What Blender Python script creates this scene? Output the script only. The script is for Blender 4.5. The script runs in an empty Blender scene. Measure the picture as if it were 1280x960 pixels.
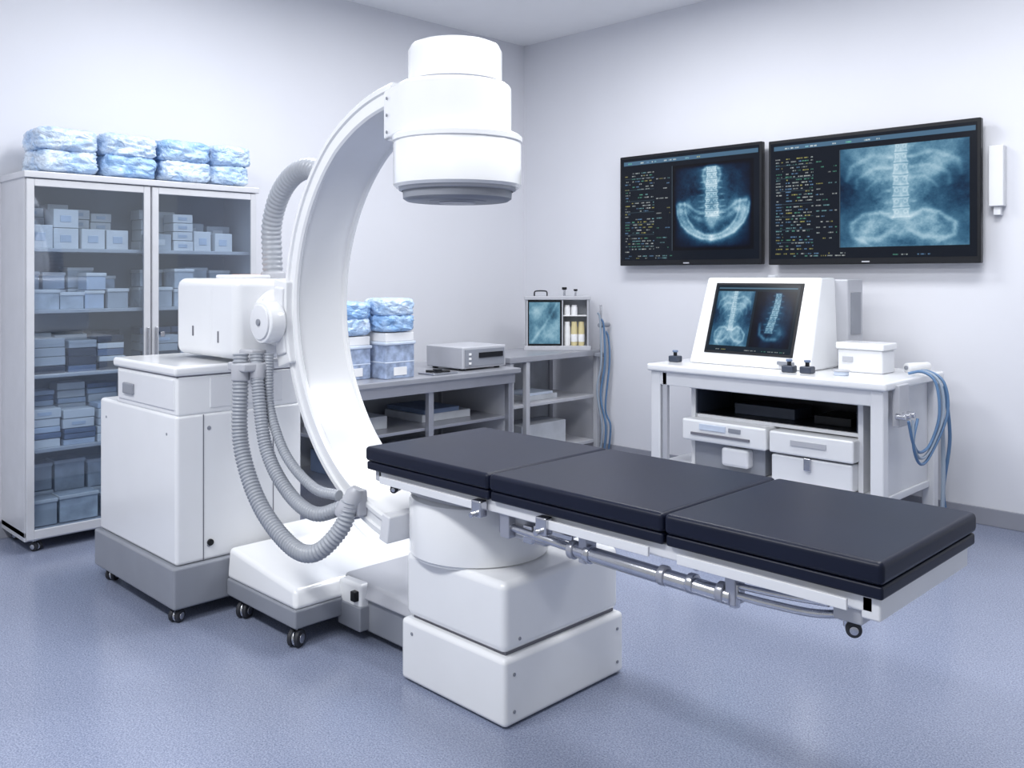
import bpy, bmesh, math, random
import numpy as np
from mathutils import Vector, Matrix, noise
random.seed(7); RNG=np.random.RandomState(3)
sc=bpy.context.scene
COL=sc.collection
# ------------------------------------------------------------------ materials
def mat(name,c,rough=.5,metal=0,var=.04,scale=6,bump=0,bscale=200,coat=0,spec=.5):
    m=bpy.data.materials.new(name); m.use_nodes=True
    nt=m.node_tree; b=nt.nodes['Principled BSDF']
    b.inputs['Roughness'].default_value=rough; b.inputs['Metallic'].default_value=metal
    b.inputs['Coat Weight'].default_value=coat; b.inputs['Coat Roughness'].default_value=.12; b.inputs['Specular IOR Level'].default_value=spec
    tc=nt.nodes.new('ShaderNodeTexCoord')
    n=nt.nodes.new('ShaderNodeTexNoise'); n.inputs['Scale'].default_value=scale; n.inputs['Detail'].default_value=4
    nt.links.new(tc.outputs['Object'],n.inputs['Vector'])
    r=nt.nodes.new('ShaderNodeValToRGB')
    r.color_ramp.elements[0].position=.3; r.color_ramp.elements[1].position=.7
    r.color_ramp.elements[0].color=[x*(1-var) for x in c]+[1]
    r.color_ramp.elements[1].color=[min(1,x*(1+var)) for x in c]+[1]
    nt.links.new(n.outputs['Fac'],r.inputs['Fac']); nt.links.new(r.outputs['Color'],b.inputs['Base Color'])
    if bump>0:
        n2=nt.nodes.new('ShaderNodeTexNoise'); n2.inputs['Scale'].default_value=bscale
        nt.links.new(tc.outputs['Object'],n2.inputs['Vector'])
        bp=nt.nodes.new('ShaderNodeBump'); bp.inputs['Strength'].default_value=bump; bp.inputs['Distance'].default_value=.01
        nt.links.new(n2.outputs['Fac'],bp.inputs['Height']); nt.links.new(bp.outputs['Normal'],b.inputs['Normal'])
    return m
def wrapmat(name,c0,c1):
    """crinkled plastic film: ridged creases"""
    m=bpy.data.materials.new(name); m.use_nodes=True; nt=m.node_tree; b=nt.nodes['Principled BSDF']
    b.inputs['Roughness'].default_value=.25; b.inputs['Coat Weight'].default_value=.3
    tc=nt.nodes.new('ShaderNodeTexCoord')
    n=nt.nodes.new('ShaderNodeTexNoise'); n.inputs['Scale'].default_value=7; n.inputs['Detail'].default_value=5; n.inputs['Distortion'].default_value=1.0
    nt.links.new(tc.outputs['Object'],n.inputs['Vector'])
    r=nt.nodes.new('ShaderNodeValToRGB'); r.color_ramp.elements[0].position=.35; r.color_ramp.elements[1].position=.66
    r.color_ramp.elements[0].color=(*c0,1); r.color_ramp.elements[1].color=(*c1,1)
    nt.links.new(n.outputs['Fac'],r.inputs['Fac']); nt.links.new(r.outputs['Color'],b.inputs['Base Color'])
    v=nt.nodes.new('ShaderNodeTexVoronoi'); v.feature='DISTANCE_TO_EDGE'; v.inputs['Scale'].default_value=11
    ad=nt.nodes.new('ShaderNodeVectorMath'); ad.operation='MULTIPLY_ADD'; ad.inputs[1].default_value=(.16,.16,.16)
    nt.links.new(n.outputs['Color'],ad.inputs[0]); nt.links.new(tc.outputs['Object'],ad.inputs[2]); nt.links.new(ad.outputs[0],v.inputs['Vector'])
    bp=nt.nodes.new('ShaderNodeBump'); bp.inputs['Strength'].default_value=.6; bp.inputs['Distance'].default_value=.05
    nt.links.new(v.outputs['Distance'],bp.inputs['Height']); nt.links.new(bp.outputs['Normal'],b.inputs['Normal'])
    return m
M={}
M['white']=mat('white_enamel',(.80,.81,.83),.24,var=.012,coat=.5)
M['white2']=mat('white_plastic',(.72,.73,.76),.36,var=.02)
M['grey']=mat('grey_plastic',(.25,.265,.305),.40)
M['lgrey']=mat('light_grey_paint',(.45,.46,.50),.36)
M['hose']=mat('hose_grey',(.35,.37,.41),.32,var=.05)
M['pad']=mat('navy_vinyl',(.0065,.0092,.023),.36,var=.12,scale=3,bump=.05,bscale=500,spec=.22)
M['black']=mat('black_plastic',(.008,.009,.012),.35,spec=.3)
M['rubber']=mat('dark_rubber',(.02,.022,.03),.6)
M['steel']=mat('brushed_steel',(.55,.56,.60),.24,metal=1,var=.08,scale=30)
M['steelm']=mat('satin_metal_paint',(.40,.41,.46),.3,metal=.6,var=.06)
M['frame']=mat('cabinet_metal',(.60,.61,.645),.33,metal=.25)
M['cabin']=mat('cabinet_inside',(.36,.385,.43),.6)
M['counter']=mat('counter_top',(.35,.36,.40),.28,metal=.3)
M['blue']=wrapmat('blue_wrap',(.25,.45,.77),(.50,.67,.91))
M['blue2']=wrapmat('blue_wrap_pale',(.40,.58,.85),(.70,.81,.95))
M['bin']=mat('clear_bin',(.58,.62,.68),.25,var=.22,scale=14)
M['bin2']=mat('clear_bin_blue',(.32,.39,.54),.25,var=.35,scale=22)
M['boxw']=mat('carton_white',(.80,.805,.82),.5,var=.06)
M['boxg']=mat('carton_grey',(.50,.525,.57),.5,var=.15)
M['boxb']=mat('carton_blue',(.14,.19,.30),.5,var=.2)
M['boxd']=mat('tray_dark',(.035,.045,.07),.4,var=.2)
M['boxlb']=mat('carton_pale_blue',(.56,.63,.75),.5,var=.15)
M['seam']=mat('seam_dark',(.16,.16,.19),.6)
M['amber']=mat('amber_bottle',(.62,.54,.30),.3)
M['tube']=mat('blue_tubing',(.09,.18,.33),.4)
M['cable']=mat('pale_cable',(.28,.34,.42),.4)
M['wall']=mat('wall_paint',(.69,.70,.75),.55,var=.018,scale=1.2,bump=.03,bscale=120)
M['ceil']=mat('ceiling_paint',(.88,.885,.90),.8,var=.01)
M['base']=mat('baseboard_vinyl',(.28,.29,.34),.5)
M['red']=mat('label_orange',(.75,.35,.2),.5)

def floor_mat():
    m=bpy.data.materials.new('speckled_vinyl_floor'); m.use_nodes=True; nt=m.node_tree; b=nt.nodes['Principled BSDF']
    tc=nt.nodes.new('ShaderNodeTexCoord')
    n=nt.nodes.new('ShaderNodeTexNoise'); n.inputs['Scale'].default_value=170; n.inputs['Detail'].default_value=3; n.inputs['Roughness'].default_value=.8
    nt.links.new(tc.outputs['Object'],n.inputs['Vector'])
    r=nt.nodes.new('ShaderNodeValToRGB'); e=r.color_ramp.elements
    e[0].position=.34; e[0].color=(.145,.172,.262,1); e[1].position=.68; e[1].color=(.355,.395,.515,1)
    x=r.color_ramp.elements.new(.5); x.color=(.238,.272,.382,1)
    nt.links.new(n.outputs['Fac'],r.inputs['Fac'])
    n2=nt.nodes.new('ShaderNodeTexNoise'); n2.inputs['Scale'].default_value=1.5
    nt.links.new(tc.outputs['Object'],n2.inputs['Vector'])
    mx=nt.nodes.new('ShaderNodeMix'); mx.data_type='RGBA'; mx.blend_type='MULTIPLY'; mx.inputs[0].default_value=.2
    nt.links.new(r.outputs['Color'],mx.inputs[6]); nt.links.new(n2.outputs['Fac'],mx.inputs[7])
    nt.links.new(mx.outputs[2],b.inputs['Base Color'])
    b.inputs['Roughness'].default_value=.20
    return m
M['floor']=floor_mat()
def glass_mat(name,tint,refl):
    m=bpy.data.materials.new(name); m.use_nodes=True; nt=m.node_tree; nt.nodes.clear()
    o=nt.nodes.new('ShaderNodeOutputMaterial'); t=nt.nodes.new('ShaderNodeBsdfTransparent'); g=nt.nodes.new('ShaderNodeBsdfGlossy')
    t.inputs['Color'].default_value=(*tint,1); g.inputs['Roughness'].default_value=.04; g.inputs['Color'].default_value=(.9,.93,1,1)
    mx=nt.nodes.new('ShaderNodeMixShader'); mx.inputs[0].default_value=refl
    nt.links.new(t.outputs[0],mx.inputs[1]); nt.links.new(g.outputs[0],mx.inputs[2]); nt.links.new(mx.outputs[0],o.inputs[0])
    return m
M['glass']=glass_mat('cabinet_glass',(.80,.85,.90),.12)
def screen_mat():
    m=bpy.data.materials.new('lit_screen'); m.use_nodes=True; nt=m.node_tree; b=nt.nodes['Principled BSDF']
    b.inputs['Base Color'].default_value=(.004,.004,.006,1); b.inputs['Roughness'].default_value=.2; b.inputs['Specular IOR Level'].default_value=.15
    a=nt.nodes.new('ShaderNodeAttribute'); a.attribute_name='Col'
    nt.links.new(a.outputs['Color'],b.inputs['Emission Color']); b.inputs['Emission Strength'].default_value=1.0
    return m
M['screen']=screen_mat()
def emis(name,c,s):
    m=bpy.data.materials.new(name); m.use_nodes=True; b=m.node_tree.nodes['Principled BSDF']
    b.inputs['Emission Color'].default_value=(*c,1); b.inputs['Emission Strength'].default_value=s; return m
M['fill_glow']=emis('fill_panel_glow',(1,1,1),2.0)  # glowing sheet of the added ceiling fill panels

# ------------------------------------------------------------------ helpers
def top(name,loc):
    e=bpy.data.objects.new(name,None); e.location=loc; e.empty_display_size=.1; COL.objects.link(e); return e
def link(me,name,parent,mats):
    for m in mats: me.materials.append(M[m])
    o=bpy.data.objects.new(name,me); COL.objects.link(o)
    if parent is not None:
        o.parent=parent; o.matrix_parent_inverse=Matrix.Translation(-parent.location)
    return o
def smooth(me,ang=38):
    me.polygons.foreach_set('use_smooth',[True]*len(me.polygons)); me.set_sharp_from_angle(angle=math.radians(ang))
def add_cube(bm,x0,x1,y0,y1,z0,z1,bev=0,mi=0,seg=2):
    vs=[bm.verts.new(p) for p in [(x0,y0,z0),(x1,y0,z0),(x1,y1,z0),(x0,y1,z0),(x0,y0,z1),(x1,y0,z1),(x1,y1,z1),(x0,y1,z1)]]
    fs=[bm.faces.new([vs[i] for i in q]) for q in [(0,3,2,1),(4,5,6,7),(0,1,5,4),(1,2,6,5),(2,3,7,6),(3,0,4,7)]]
    for f in fs: f.material_index=mi
    if bev>0:
        es=list({e for f in fs for e in f.edges})
        bmesh.ops.bevel(bm,geom=es,offset=bev,segments=seg,profile=.5,affect='EDGES',clamp_overlap=True,material=mi)
def box(name,x0,x1,y0,y1,z0,z1,m,par,bev=.006,seg=3):
    c=Vector(((x0+x1)/2,(y0+y1)/2,(z0+z1)/2))
    bm=bmesh.new(); add_cube(bm,x0-c.x,x1-c.x,y0-c.y,y1-c.y,z0-c.z,z1-c.z,bev,0,seg)
    me=bpy.data.meshes.new(name); bm.to_mesh(me); bm.free()
    if bev>0: smooth(me)
    o=link(me,name,par,[m]); o.location=c
    if bev>0:
        w=o.modifiers.new('wn','WEIGHTED_NORMAL'); w.keep_sharp=True
    return o
def boxes(name,lst,mats,par,bev=.004):
    bm=bmesh.new()
    for b in lst:
        mi=mats.index(b[6]) if len(b)>6 else 0
        add_cube(bm,*b[:6],bev,mi,2)
    me=bpy.data.meshes.new(name); bm.to_mesh(me); bm.free()
    return link(me,name,par,mats)
def hexa(name,bot,topv,m,par,bev=.01,seg=3):
    bm=bmesh.new(); vs=[bm.verts.new(p) for p in bot+topv]
    fs=[bm.faces.new([vs[i] for i in q]) for q in [(0,3,2,1),(4,5,6,7),(0,1,5,4),(1,2,6,5),(2,3,7,6),(3,0,4,7)]]
    bmesh.ops.recalc_face_normals(bm,faces=fs)
    if bev>0: bmesh.ops.bevel(bm,geom=list(bm.edges),offset=bev,segments=seg,profile=.5,affect='EDGES')
    me=bpy.data.meshes.new(name); bm.to_mesh(me); bm.free(); smooth(me)
    o=link(me,name,par,[m]); w=o.modifiers.new('wn','WEIGHTED_NORMAL'); w.keep_sharp=True
    return o
def prism(name,pts2,z0,z1,m,par,bev=.01,seg=3):
    bm=bmesh.new(); vs=[bm.verts.new((x,y,z0)) for x,y in pts2]; f=bm.faces.new(vs)
    r=bmesh.ops.extrude_face_region(bm,geom=[f]); 
    for v in r['geom']:
        if isinstance(v,bmesh.types.BMVert): v.co.z=z1
    bmesh.ops.recalc_face_normals(bm,faces=bm.faces)
    if bev>0:
        es=[e for e in bm.edges if abs(e.verts[0].co.z-e.verts[1].co.z)<1e-6]
        bmesh.ops.bevel(bm,geom=es,offset=bev,segments=seg,profile=.5,affect='EDGES')
    me=bpy.data.meshes.new(name); bm.to_mesh(me); bm.free(); smooth(me)
    o=link(me,name,par,[m]); w=o.modifiers.new('wn','WEIGHTED_NORMAL'); w.keep_sharp=True
    return o
def lathe(name,prof,org,axis,m,par,n=64,ang=38):
    """prof: list of (radius, distance along axis)"""
    a=Vector(axis).normalized(); t=Vector((0,0,1)) if abs(a.z)<.9 else Vector((1,0,0))
    u=a.cross(t).normalized(); v=a.cross(u); o0=Vector(org)
    bm=bmesh.new(); rings=[]
    for r,h in prof:
        if r<1e-5: rings.append([bm.verts.new(o0+a*h)])
        else: rings.append([bm.verts.new(o0+a*h+(u*math.cos(2*math.pi*i/n)+v*math.sin(2*math.pi*i/n))*r) for i in range(n)])
    for A,B in zip(rings[:-1],rings[1:]):
        for i in range(n):
            j=(i+1)%n
            if len(A)==1 and len(B)==1: continue
            if len(A)==1: bm.faces.new((A[0],B[i],B[j]))
            elif len(B)==1: bm.faces.new((A[i],B[0],A[j]))
            else: bm.faces.new((A[i],B[i],B[j],A[j]))
    bmesh.ops.recalc_face_normals(bm,faces=bm.faces)
    me=bpy.data.meshes.new(name); bm.to_mesh(me); bm.free(); smooth(me,ang)
    return link(me,name,par,[m])
def cyl(name,p0,p1,r,m,par,n=40,bev=None):
    p0=Vector(p0);p1=Vector(p1); L=(p1-p0).length; b=min(r*.15,L*.3,.008) if bev is None else bev
    s=[(0,0)]+[(r-b+b*math.sin(k*math.pi/6),b-b*math.cos(k*math.pi/6)) for k in range(4)]
    e=[(r-b+b*math.cos(k*math.pi/6),L-b+b*math.sin(k*math.pi/6)) for k in range(4)]+[(0,L)]
    return lathe(name,s+e,p0,p1-p0,m,par,n)
def catmull(P,step):
    P=[Vector(p) for p in P]; P=[2*P[0]-P[1]]+P+[2*P[-1]-P[-2]]; out=[]
    for i in range(1,len(P)-2):
        a,b,c,d=P[i-1:i+3]; n=max(2,int((c-b).length/step))
        for k in range(n):
            t=k/n; out.append(.5*((2*b)+(c-a)*t+(2*a-5*b+4*c-d)*t*t+(3*b-a-3*c+d)*t**3))
    out.append(P[-2]); return out
def tube(name,pts,r,m,par,corr=0,period=.016,n=14,step=None):
    step=step or (period/6 if corr else .02)
    C=catmull(pts,step); bm=bmesh.new(); rings=[]; s=0
    T=(C[1]-C[0]).normalized(); N=T.orthogonal().normalized()
    for i,p in enumerate(C):
        T=(C[min(i+1,len(C)-1)]-C[max(i-1,0)]).normalized()
        N=(N-T*N.dot(T)).normalized(); B=T.cross(N)
        if i: s+=(p-C[i-1]).length
        q=math.sin(2*math.pi*s/period); rr=r*(1+corr*(math.copysign(abs(q)**.7,q)))
        rings.append([bm.verts.new(p+(N*math.cos(2*math.pi*k/n)+B*math.sin(2*math.pi*k/n))*rr) for k in range(n)])
    for A,B in zip(rings[:-1],rings[1:]):
        for i in range(n): j=(i+1)%n; bm.faces.new((A[i],A[j],B[j],B[i]))
    bm.faces.new(rings[0][::-1]); bm.faces.new(rings[-1])
    bmesh.ops.recalc_face_normals(bm,faces=bm.faces)
    me=bpy.data.meshes.new(name); bm.to_mesh(me); bm.free(); smooth(me,70)
    return link(me,name,par,[m])
def castor(name,x,y,zt,par,z0=0,r=.032,yaw=0.5):
    d=Vector((math.cos(yaw),math.sin(yaw),0)); c=Vector((x,y,z0+r))+d*.012
    s=Vector((-d.y,d.x,0))
    for k,sg in enumerate((-1,1)):
        cyl(name+'_wheel_%d'%(k+1),c+s*sg*.006,c+s*sg*.024,r,'rubber',par,28)
        cyl(name+'_hubcap_%d'%(k+1),c+s*sg*.024,c+s*sg*.028,r*.55,'steel',par,20)
    cyl(name+'_fork',c-s*.006+Vector((0,0,-.002)),c+s*.006,r*.9,'steel',par,20)
    cyl(name+'_stem',(x,y,z0+r),(x,y,zt),.010,'steel',par,16)
    cyl(name+'_plate',(x,y,zt-.008),(x,y,zt),.026,'steel',par,20)
def bundles(name,lst,mats,par):
    bm=bmesh.new()
    for (cx,cy,cz,sx,sy,sz,mn,seed) in lst:
        b2=bmesh.new(); bmesh.ops.create_cube(b2,size=2)
        bmesh.ops.subdivide_edges(b2,edges=b2.edges[:],cuts=17,use_grid_fill=True)
        for v in b2.verts:
            p=v.co.copy()
            e=6; L=(abs(p.x)**e+abs(p.y)**e+abs(p.z)**e)**(1/e); p=p/L
            q=Vector((p.x*2.3+seed*7.1,p.y*2.3,p.z*1.6))
            nn=noise.noise(q)*.08-abs(noise.noise(q*2.1))*.13-abs(noise.noise(q*4.3))*.05+.04
            fold=.07*math.exp(-((p.y-.15*math.sin(seed))/.06)**2)
            v.co=Vector((p.x*sx*(1+nn),p.y*sy*(1+nn*.8),p.z*sz*(1+(nn*1.5-fold)*(1 if p.z>-.5 else 0))))+Vector((cx,cy,cz))
        mi=mats.index(mn)
        for f in b2.faces: f.material_index=mi; f.smooth=True
        tmp=bpy.data.meshes.new('t'); b2.to_mesh(tmp); b2.free(); bm.from_mesh(tmp); bpy.data.meshes.remove(tmp)
    me=bpy.data.meshes.new(name); bm.to_mesh(me); bm.free()
    return link(me,name,par,mats)
# ------------------------------------------------------------------ screens
def sm(a,lo,hi):
    t=np.clip((a-lo)/(hi-lo),0,1); return t*t*(3-2*t)
def fnoise(w,h,seed,base=4,octv=4,gain=.6):
    r=np.random.RandomState(seed); o=np.zeros((h,w)); a=1; tot=0; f=base
    for k in range(octv):
        g=r.rand(f+2,f+2)*2-1
        X=np.linspace(0,f,w); Y=np.linspace(0,f,h); xi=X.astype(int); yi=Y.astype(int)
        fx=X-xi; fy=Y-yi; fx=fx*fx*(3-2*fx); fy=fy*fy*(3-2*fy)
        g00=g[yi][:,xi]; g10=g[yi][:,xi+1]; g01=g[yi+1][:,xi]; g11=g[yi+1][:,xi+1]
        o+=a*((g00*(1-fx)+g10*fx)*(1-fy)[:,None]+(g01*(1-fx)+g11*fx)*fy[:,None]); tot+=a; a*=gain; f*=2
    return o/tot
def blob(x,y,cx,cy,sx,sy,rot=0,p=2):
    c,s=math.cos(rot),math.sin(rot); dx=x-cx; dy=y-cy
    a=(dx*c+dy*s)/sx; b=(-dx*s+dy*c)/sy
    return np.exp(-(np.abs(a)**p+np.abs(b)**p))
def ringb(x,y,cx,cy,rx,ry,w):
    r=np.sqrt(((x-cx)/rx)**2+((y-cy)/ry)**2); return np.exp(-((r-1)/w)**2)
def stroke(x,y,pts,w):
    """soft polyline"""
    d=np.full(x.shape,9.)
    for (ax,ay),(bx,by) in zip(pts[:-1],pts[1:]):
        L=(bx-ax)**2+(by-ay)**2; t=np.clip(((x-ax)*(bx-ax)+(y-ay)*(by-ay))/L,0,1)
        d=np.minimum(d,np.hypot(x-ax-t*(bx-ax),y-ay-t*(by-ay)))
    return np.exp(-(d/w)**2)
def cmap(I):
    I=np.clip(I,0,None); I=np.where(I>.6,.6+.4*(1-np.exp(-(I-.6)/.4)),I)[...,None]   # soft shoulder
    return np.concatenate([.80*I**3.1,.90*I**2.0,.95*I**1.5],-1)
def spine(x,y,y0,y1,w,n,nz):
    t=(y-y0)/(y1-y0)*n; m=sm(y,y0-.04,y0+.04)*(1-sm(y,y1-.04,y1+.04))
    ww=w*(1.15-.35*(y-y0)/(y1-y0)); ph=t-np.floor(t); q=(ph-.5)*2
    waist=ww*(.82+.20*q**2)
    body=sm(-np.abs(x)/waist,-1.10,-.88)*sm(-np.abs(q),-.95,-.78)
    edge=body*(.6*sm(np.abs(q),.52,.76)+.5*sm(np.abs(x)/waist,.70,.95))
    v=m*(.20*np.exp(-(x/(ww*1.15))**4)+.16*body+edge*.42)
    for s in(-1,1):
        e=np.hypot((x-s*ww*.48)/(ww*.20),(ph-.62)/.17)
        v+=m*.30*np.exp(-((e-1)/.35)**2)
        v+=m*.20*np.exp(-((x-s*ww*1.45)/(ww*.45))**2-((ph-.55-s*0)/.13)**2)
    v+=m*.26*np.exp(-(x/(ww*.13))**2-((ph-.30)/.20)**2)
    return v*(1+.45*nz)
def grid(w,h): return np.meshgrid(np.linspace(-1,1,w),np.linspace(-1,1,h))
def xr_pelvis(w,h):
    x,y=grid(w,h); nz=fnoise(w,h,4,6,6,.78); n2=fnoise(w,h,8,3,3)
    x=x+.03*n2; y=y+.02*fnoise(w,h,9,3,3)
    I=.30*blob(x,y,0,.05,.86,.95,p=4)*(1+.8*nz)
    I-=.10*blob(x,y,-.45,.45,.25,.4)+.10*blob(x,y,.45,.45,.25,.4)
    I+=.24*blob(x,y,0,.70,.23,.26,p=3)*(1+.6*nz)+.22*ringb(x,y,0,.72,.22,.24,.15)
    I+=spine(x,y,-.25,.92,.17,8,nz)*1.0
    for s in (-1,1):
        P=[(s*.82,.06),(s*.80,-.16),(s*.70,-.38),(s*.50,-.58),(s*.22,-.70),(0,-.73)]
        I+=(.38*stroke(x,y,P,.095)+.26*stroke(x,y,[(a*1.10,b-.03) for a,b in P],.028)+.24*stroke(x,y,[(a*.84,b+.05) for a,b in P],.028))*(1+.7*nz)
        I+=.34*blob(x,y,s*.66,-.04,.20,.12,s*-.8,p=3)*(1+.6*nz)+.24*stroke(x,y,[(s*.82,.08),(s*.62,.07),(s*.40,-.10),(s*.16,-.16)],.04)
        I+=.22*stroke(x,y,[(s*.60,-.12),(s*.36,-.28),(s*.14,-.30)],.06)*(1+.6*nz)
    I+=.30*blob(x,y,0,-.32,.13,.20,p=3)*(1+.5*nz)
    I*=1-sm(np.maximum(np.abs(x),np.abs(y)),.88,.99)
    return cmap(I*1.02)
def xr_torso(w,h):
    x,y=grid(w,h); nz=fnoise(w,h,14,5,6,.80); n2=fnoise(w,h,18,3,3); x=x+.05*n2; y=y+.04*fnoise(w,h,19,3,3)
    hw=.40+.42*np.abs(y+.05)**1.3
    body=sm(-np.abs(x)/hw,-1.25,-.85)
    I=(.36+.20*body)*(1+.50*nz)
    for s in (-1,1):
        I-=.20*blob(x,y,s*.95,.05,.28,.36,p=3)
        I-=.15*blob(x,y,s*.34,-.08,.15,.28,.2*s,p=2)
        I+=.18*blob(x,y,s*.52,.56,.34,.20,s*.5,p=3)*(1+.6*nz)
        I+=.15*stroke(x,y,[(s*.15,.75),(s*.5,.82),(s*.82,.62),(s*.88,.35)],.045)
        I+=.12*stroke(x,y,[(s*.15,.55),(s*.45,.56),(s*.70,.36),(s*.72,.18)],.035)
        I+=.10*stroke(x,y,[(s*.14,.35),(s*.38,.33),(s*.55,.14)],.03)
        P=[(s*.16,-.42),(s*.34,-.30),(s*.60,-.36),(s*.80,-.56),(s*.78,-.80),(s*.58,-.92)]
        I+=.24*stroke(x,y,P,.04)*(1+.5*nz)
        I+=.20*blob(x,y,s*.50,-.60,.28,.24,s*-.6,p=3)*(1+.7*nz)
        I+=.20*stroke(x,y,[(s*.16,-.70),(s*.36,-.84),(s*.62,-.84)],.05)
        I-=.14*blob(x,y,s*.36,-.70,.12,.08,-.4*s)
    I+=spine(x,y,-.45,1.05,.135,7,nz)*.62
    I+=.20*blob(x,y,0,-.58,.15,.22,p=3)*(1+.6*nz)
    I-=.20*blob(x,y,0,-.95,.22,.12)
    return cmap(I*.94)
def xr_side(w,h):
    x,y=grid(w,h); nz=fnoise(w,h,24,5,5,.7)
    I=.18*blob(x,y,.1,0,.8,1,p=3)*(1+.8*nz)
    xs=x-.12*np.sin(y*2.2)
    I+=spine(xs,y,-.5,.95,.19,7,nz)*.85
    I+=.3*stroke(x,y,[(-.6,-.2),(-.55,-.55),(-.2,-.72),(.3,-.70)],.07)*(1+.6*nz)+.25*blob(x,y,.45,-.5,.25,.2)*(1+.6*nz)
    return cmap(I*.98)
def paste(A,B,x0,y0):
    h,w=B.shape[:2]; A[y0:y0+h,x0:x0+w]=B
def texts(A,x0,x1,y0,y1,rng,rowh=8,dens=.7,gh=3,amp=1.):
    cols=[(.20,.42,.46),(.45,.50,.50),(.10,.34,.24),(.42,.40,.12),(.14,.28,.48),(.50,.54,.54),(.40,.46,.46)]
    y=y0
    while y<y1-rowh:
        if rng.rand()>.15:
            x=x0+rng.randint(0,3)
            while x<x1:
                l=rng.randint(6,20)
                if rng.rand()<dens:
                    c=cols[rng.randint(len(cols))]; seg=A[y:y+gh,x:min(x+l,x1)]
                    g=(rng.rand(1,seg.shape[1],1)>.35)*(.35+.65*rng.rand(seg.shape[0],seg.shape[1],1))
                    seg[:]=np.array(c)*g*amp+seg*(1-np.minimum(g,1))
                x+=l+rng.randint(3,10)
        y+=rowh
def mon_image(W,H,split,img,seed):
    A=np.zeros((H,W,3))+np.array((.003,.006,.011)); rng=np.random.RandomState(seed)
    sx=int(W*split); s2=int(W*(split-.14))
    texts(A,int(W*.03),int(W*.07),int(H*.08),int(H*.90),rng,9,.9)
    texts(A,int(W*.085),s2,int(H*.08),int(H*.90),rng,9,.8,3,1.2)
    texts(A,s2+8,sx-10,int(H*.12),int(H*.86),rng,16,.55)
    for k in range(7):
        y=int(H*(.14+.11*k)); A[y,int(W*.03):s2]=(.05,.09,.12)
    texts(A,int(W*.03),int(W*.40),int(H*.02),int(H*.065),rng,7)
    texts(A,int(W*.6),int(W*.8),int(H*.02),int(H*.06),rng,7)
    A[int(H*.935):int(H*.972),int(W*.02):W-4]=(.07,.15,.24)
    texts(A,int(W*.05),int(W*.6),int(H*.945),int(H*.978),rng,7,.8,4,1.6)
    hh=int(H*.80); ww=W-18-sx
    paste(A,img(ww,hh),sx,int(H*.09))
    A[int(H*.09):int(H*.09)+hh,sx-2]=(.12,.17,.22)
    return A
def screen(name,P0,U,V,A,par):
    H,W=A.shape[:2]; P0=Vector(P0);U=Vector(U);V=Vector(V)
    a=np.linspace(0,1,W); b=np.linspace(0,1,H); aa,bb=np.meshgrid(a,b)
    co=np.array(P0)[None,None]+aa[...,None]*np.array(U)+bb[...,None]*np.array(V)
    idx=np.arange(W*H).reshape(H,W)
    f=np.stack([idx[:-1,:-1],idx[:-1,1:],idx[1:,1:],idx[1:,:-1]],-1).reshape(-1,4)
    me=bpy.data.meshes.new(name); me.from_pydata(co.reshape(-1,3).tolist(),[],f.tolist())
    at=me.color_attributes.new('Col','FLOAT_COLOR','POINT')
    c=np.concatenate([np.clip(A,0,1),np.ones((H,W,1))],-1).astype(np.float32); at.data.foreach_set('color',c.ravel())
    return link(me,name,par,['screen'])

# ------------------------------------------------------------------ room
XL=-5.5; YR=5.65; ZC=3.47
box('floor',XL-.1,2.2,-2.2,YR+.1,-.06,0,'floor',None,0)
box('ceiling',XL-.1,2.2,-2.2,YR+.1,ZC,ZC+.08,'ceil',None,0)
box('wall_left',XL-.1,XL,-2.2,YR+.1,0,ZC,'wall',None,0)
box('wall_back',XL,2.2,YR,YR+.1,0,ZC,'wall',None,0)
box('baseboard_left',XL,XL+.015,-2.2,YR,0,.1,'base',None,.003)
box('baseboard_back',XL+.015,2.2,YR-.015,YR,0,.1,'base',None,.003)

# ------------------------------------------------------------------ glass cabinet
CF=-5.08; CB=-5.49; Y0=1.505; Y1=2.83; ZT=2.0
cab=top('glass_door_cabinet',(-5.3,2.18,0))
box('side_panel_1',CB,CF-.02,Y0,Y0+.02,.08,ZT,'frame',cab,.003)
box('side_panel_2',CB,CF-.02,Y1-.02,Y1,.08,ZT,'frame',cab,.003)
box('back_panel',CB,CB+.015,Y0+.02,Y1-.02,.08,ZT,'cabin',cab,0)
box('top_panel',CB,CF+.01,Y0-.01,Y1+.01,ZT-.035,ZT,'frame',cab,.004)
box('bottom_panel',CB,CF-.02,Y0,Y1,.06,.11,'frame',cab,.003)
box('centre_post',CF-.05,CF-.02,2.150,2.180,.11,ZT-.03,'frame',cab,.002)
for i,(a,b) in enumerate(((Y0+.005,2.160),(2.170,Y1-.005))):
    z0,z1=.07,ZT-.04; w=.038
    boxes('door_frame_%d'%(i+1),[(CF-.02,CF,a,a+w,z0,z1),(CF-.02,CF,b-w,b,z0,z1),(CF-.02,CF,a+w,b-w,z0,z0+w+.01),(CF-.02,CF,a+w,b-w,z1-w,z1)],['frame'],cab,.003)
    box('door_glass_%d'%(i+1),CF-.012,CF-.008,a+w,b-w,z0+w,z1-w,'glass',cab,0)
box('door_handle_1',CF,CF+.018,2.135,2.147,1.0,1.16,'steel',cab,.004)
box('door_handle_2',CF,CF+.018,2.183,2.195,1.0,1.16,'steel',cab,.004)
box('door_lock',CF,CF+.008,2.215,2.24,1.10,1.13,'steel',cab,.002)
shelves=[.115,.53,.925,1.27,1.60]
for i,z in enumerate(shelves[1:]): box('shelf_%d'%(i+1),CB+.015,CF-.05,Y0+.02,Y1-.02,z-.02,z,'frame',cab,.002)
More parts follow.
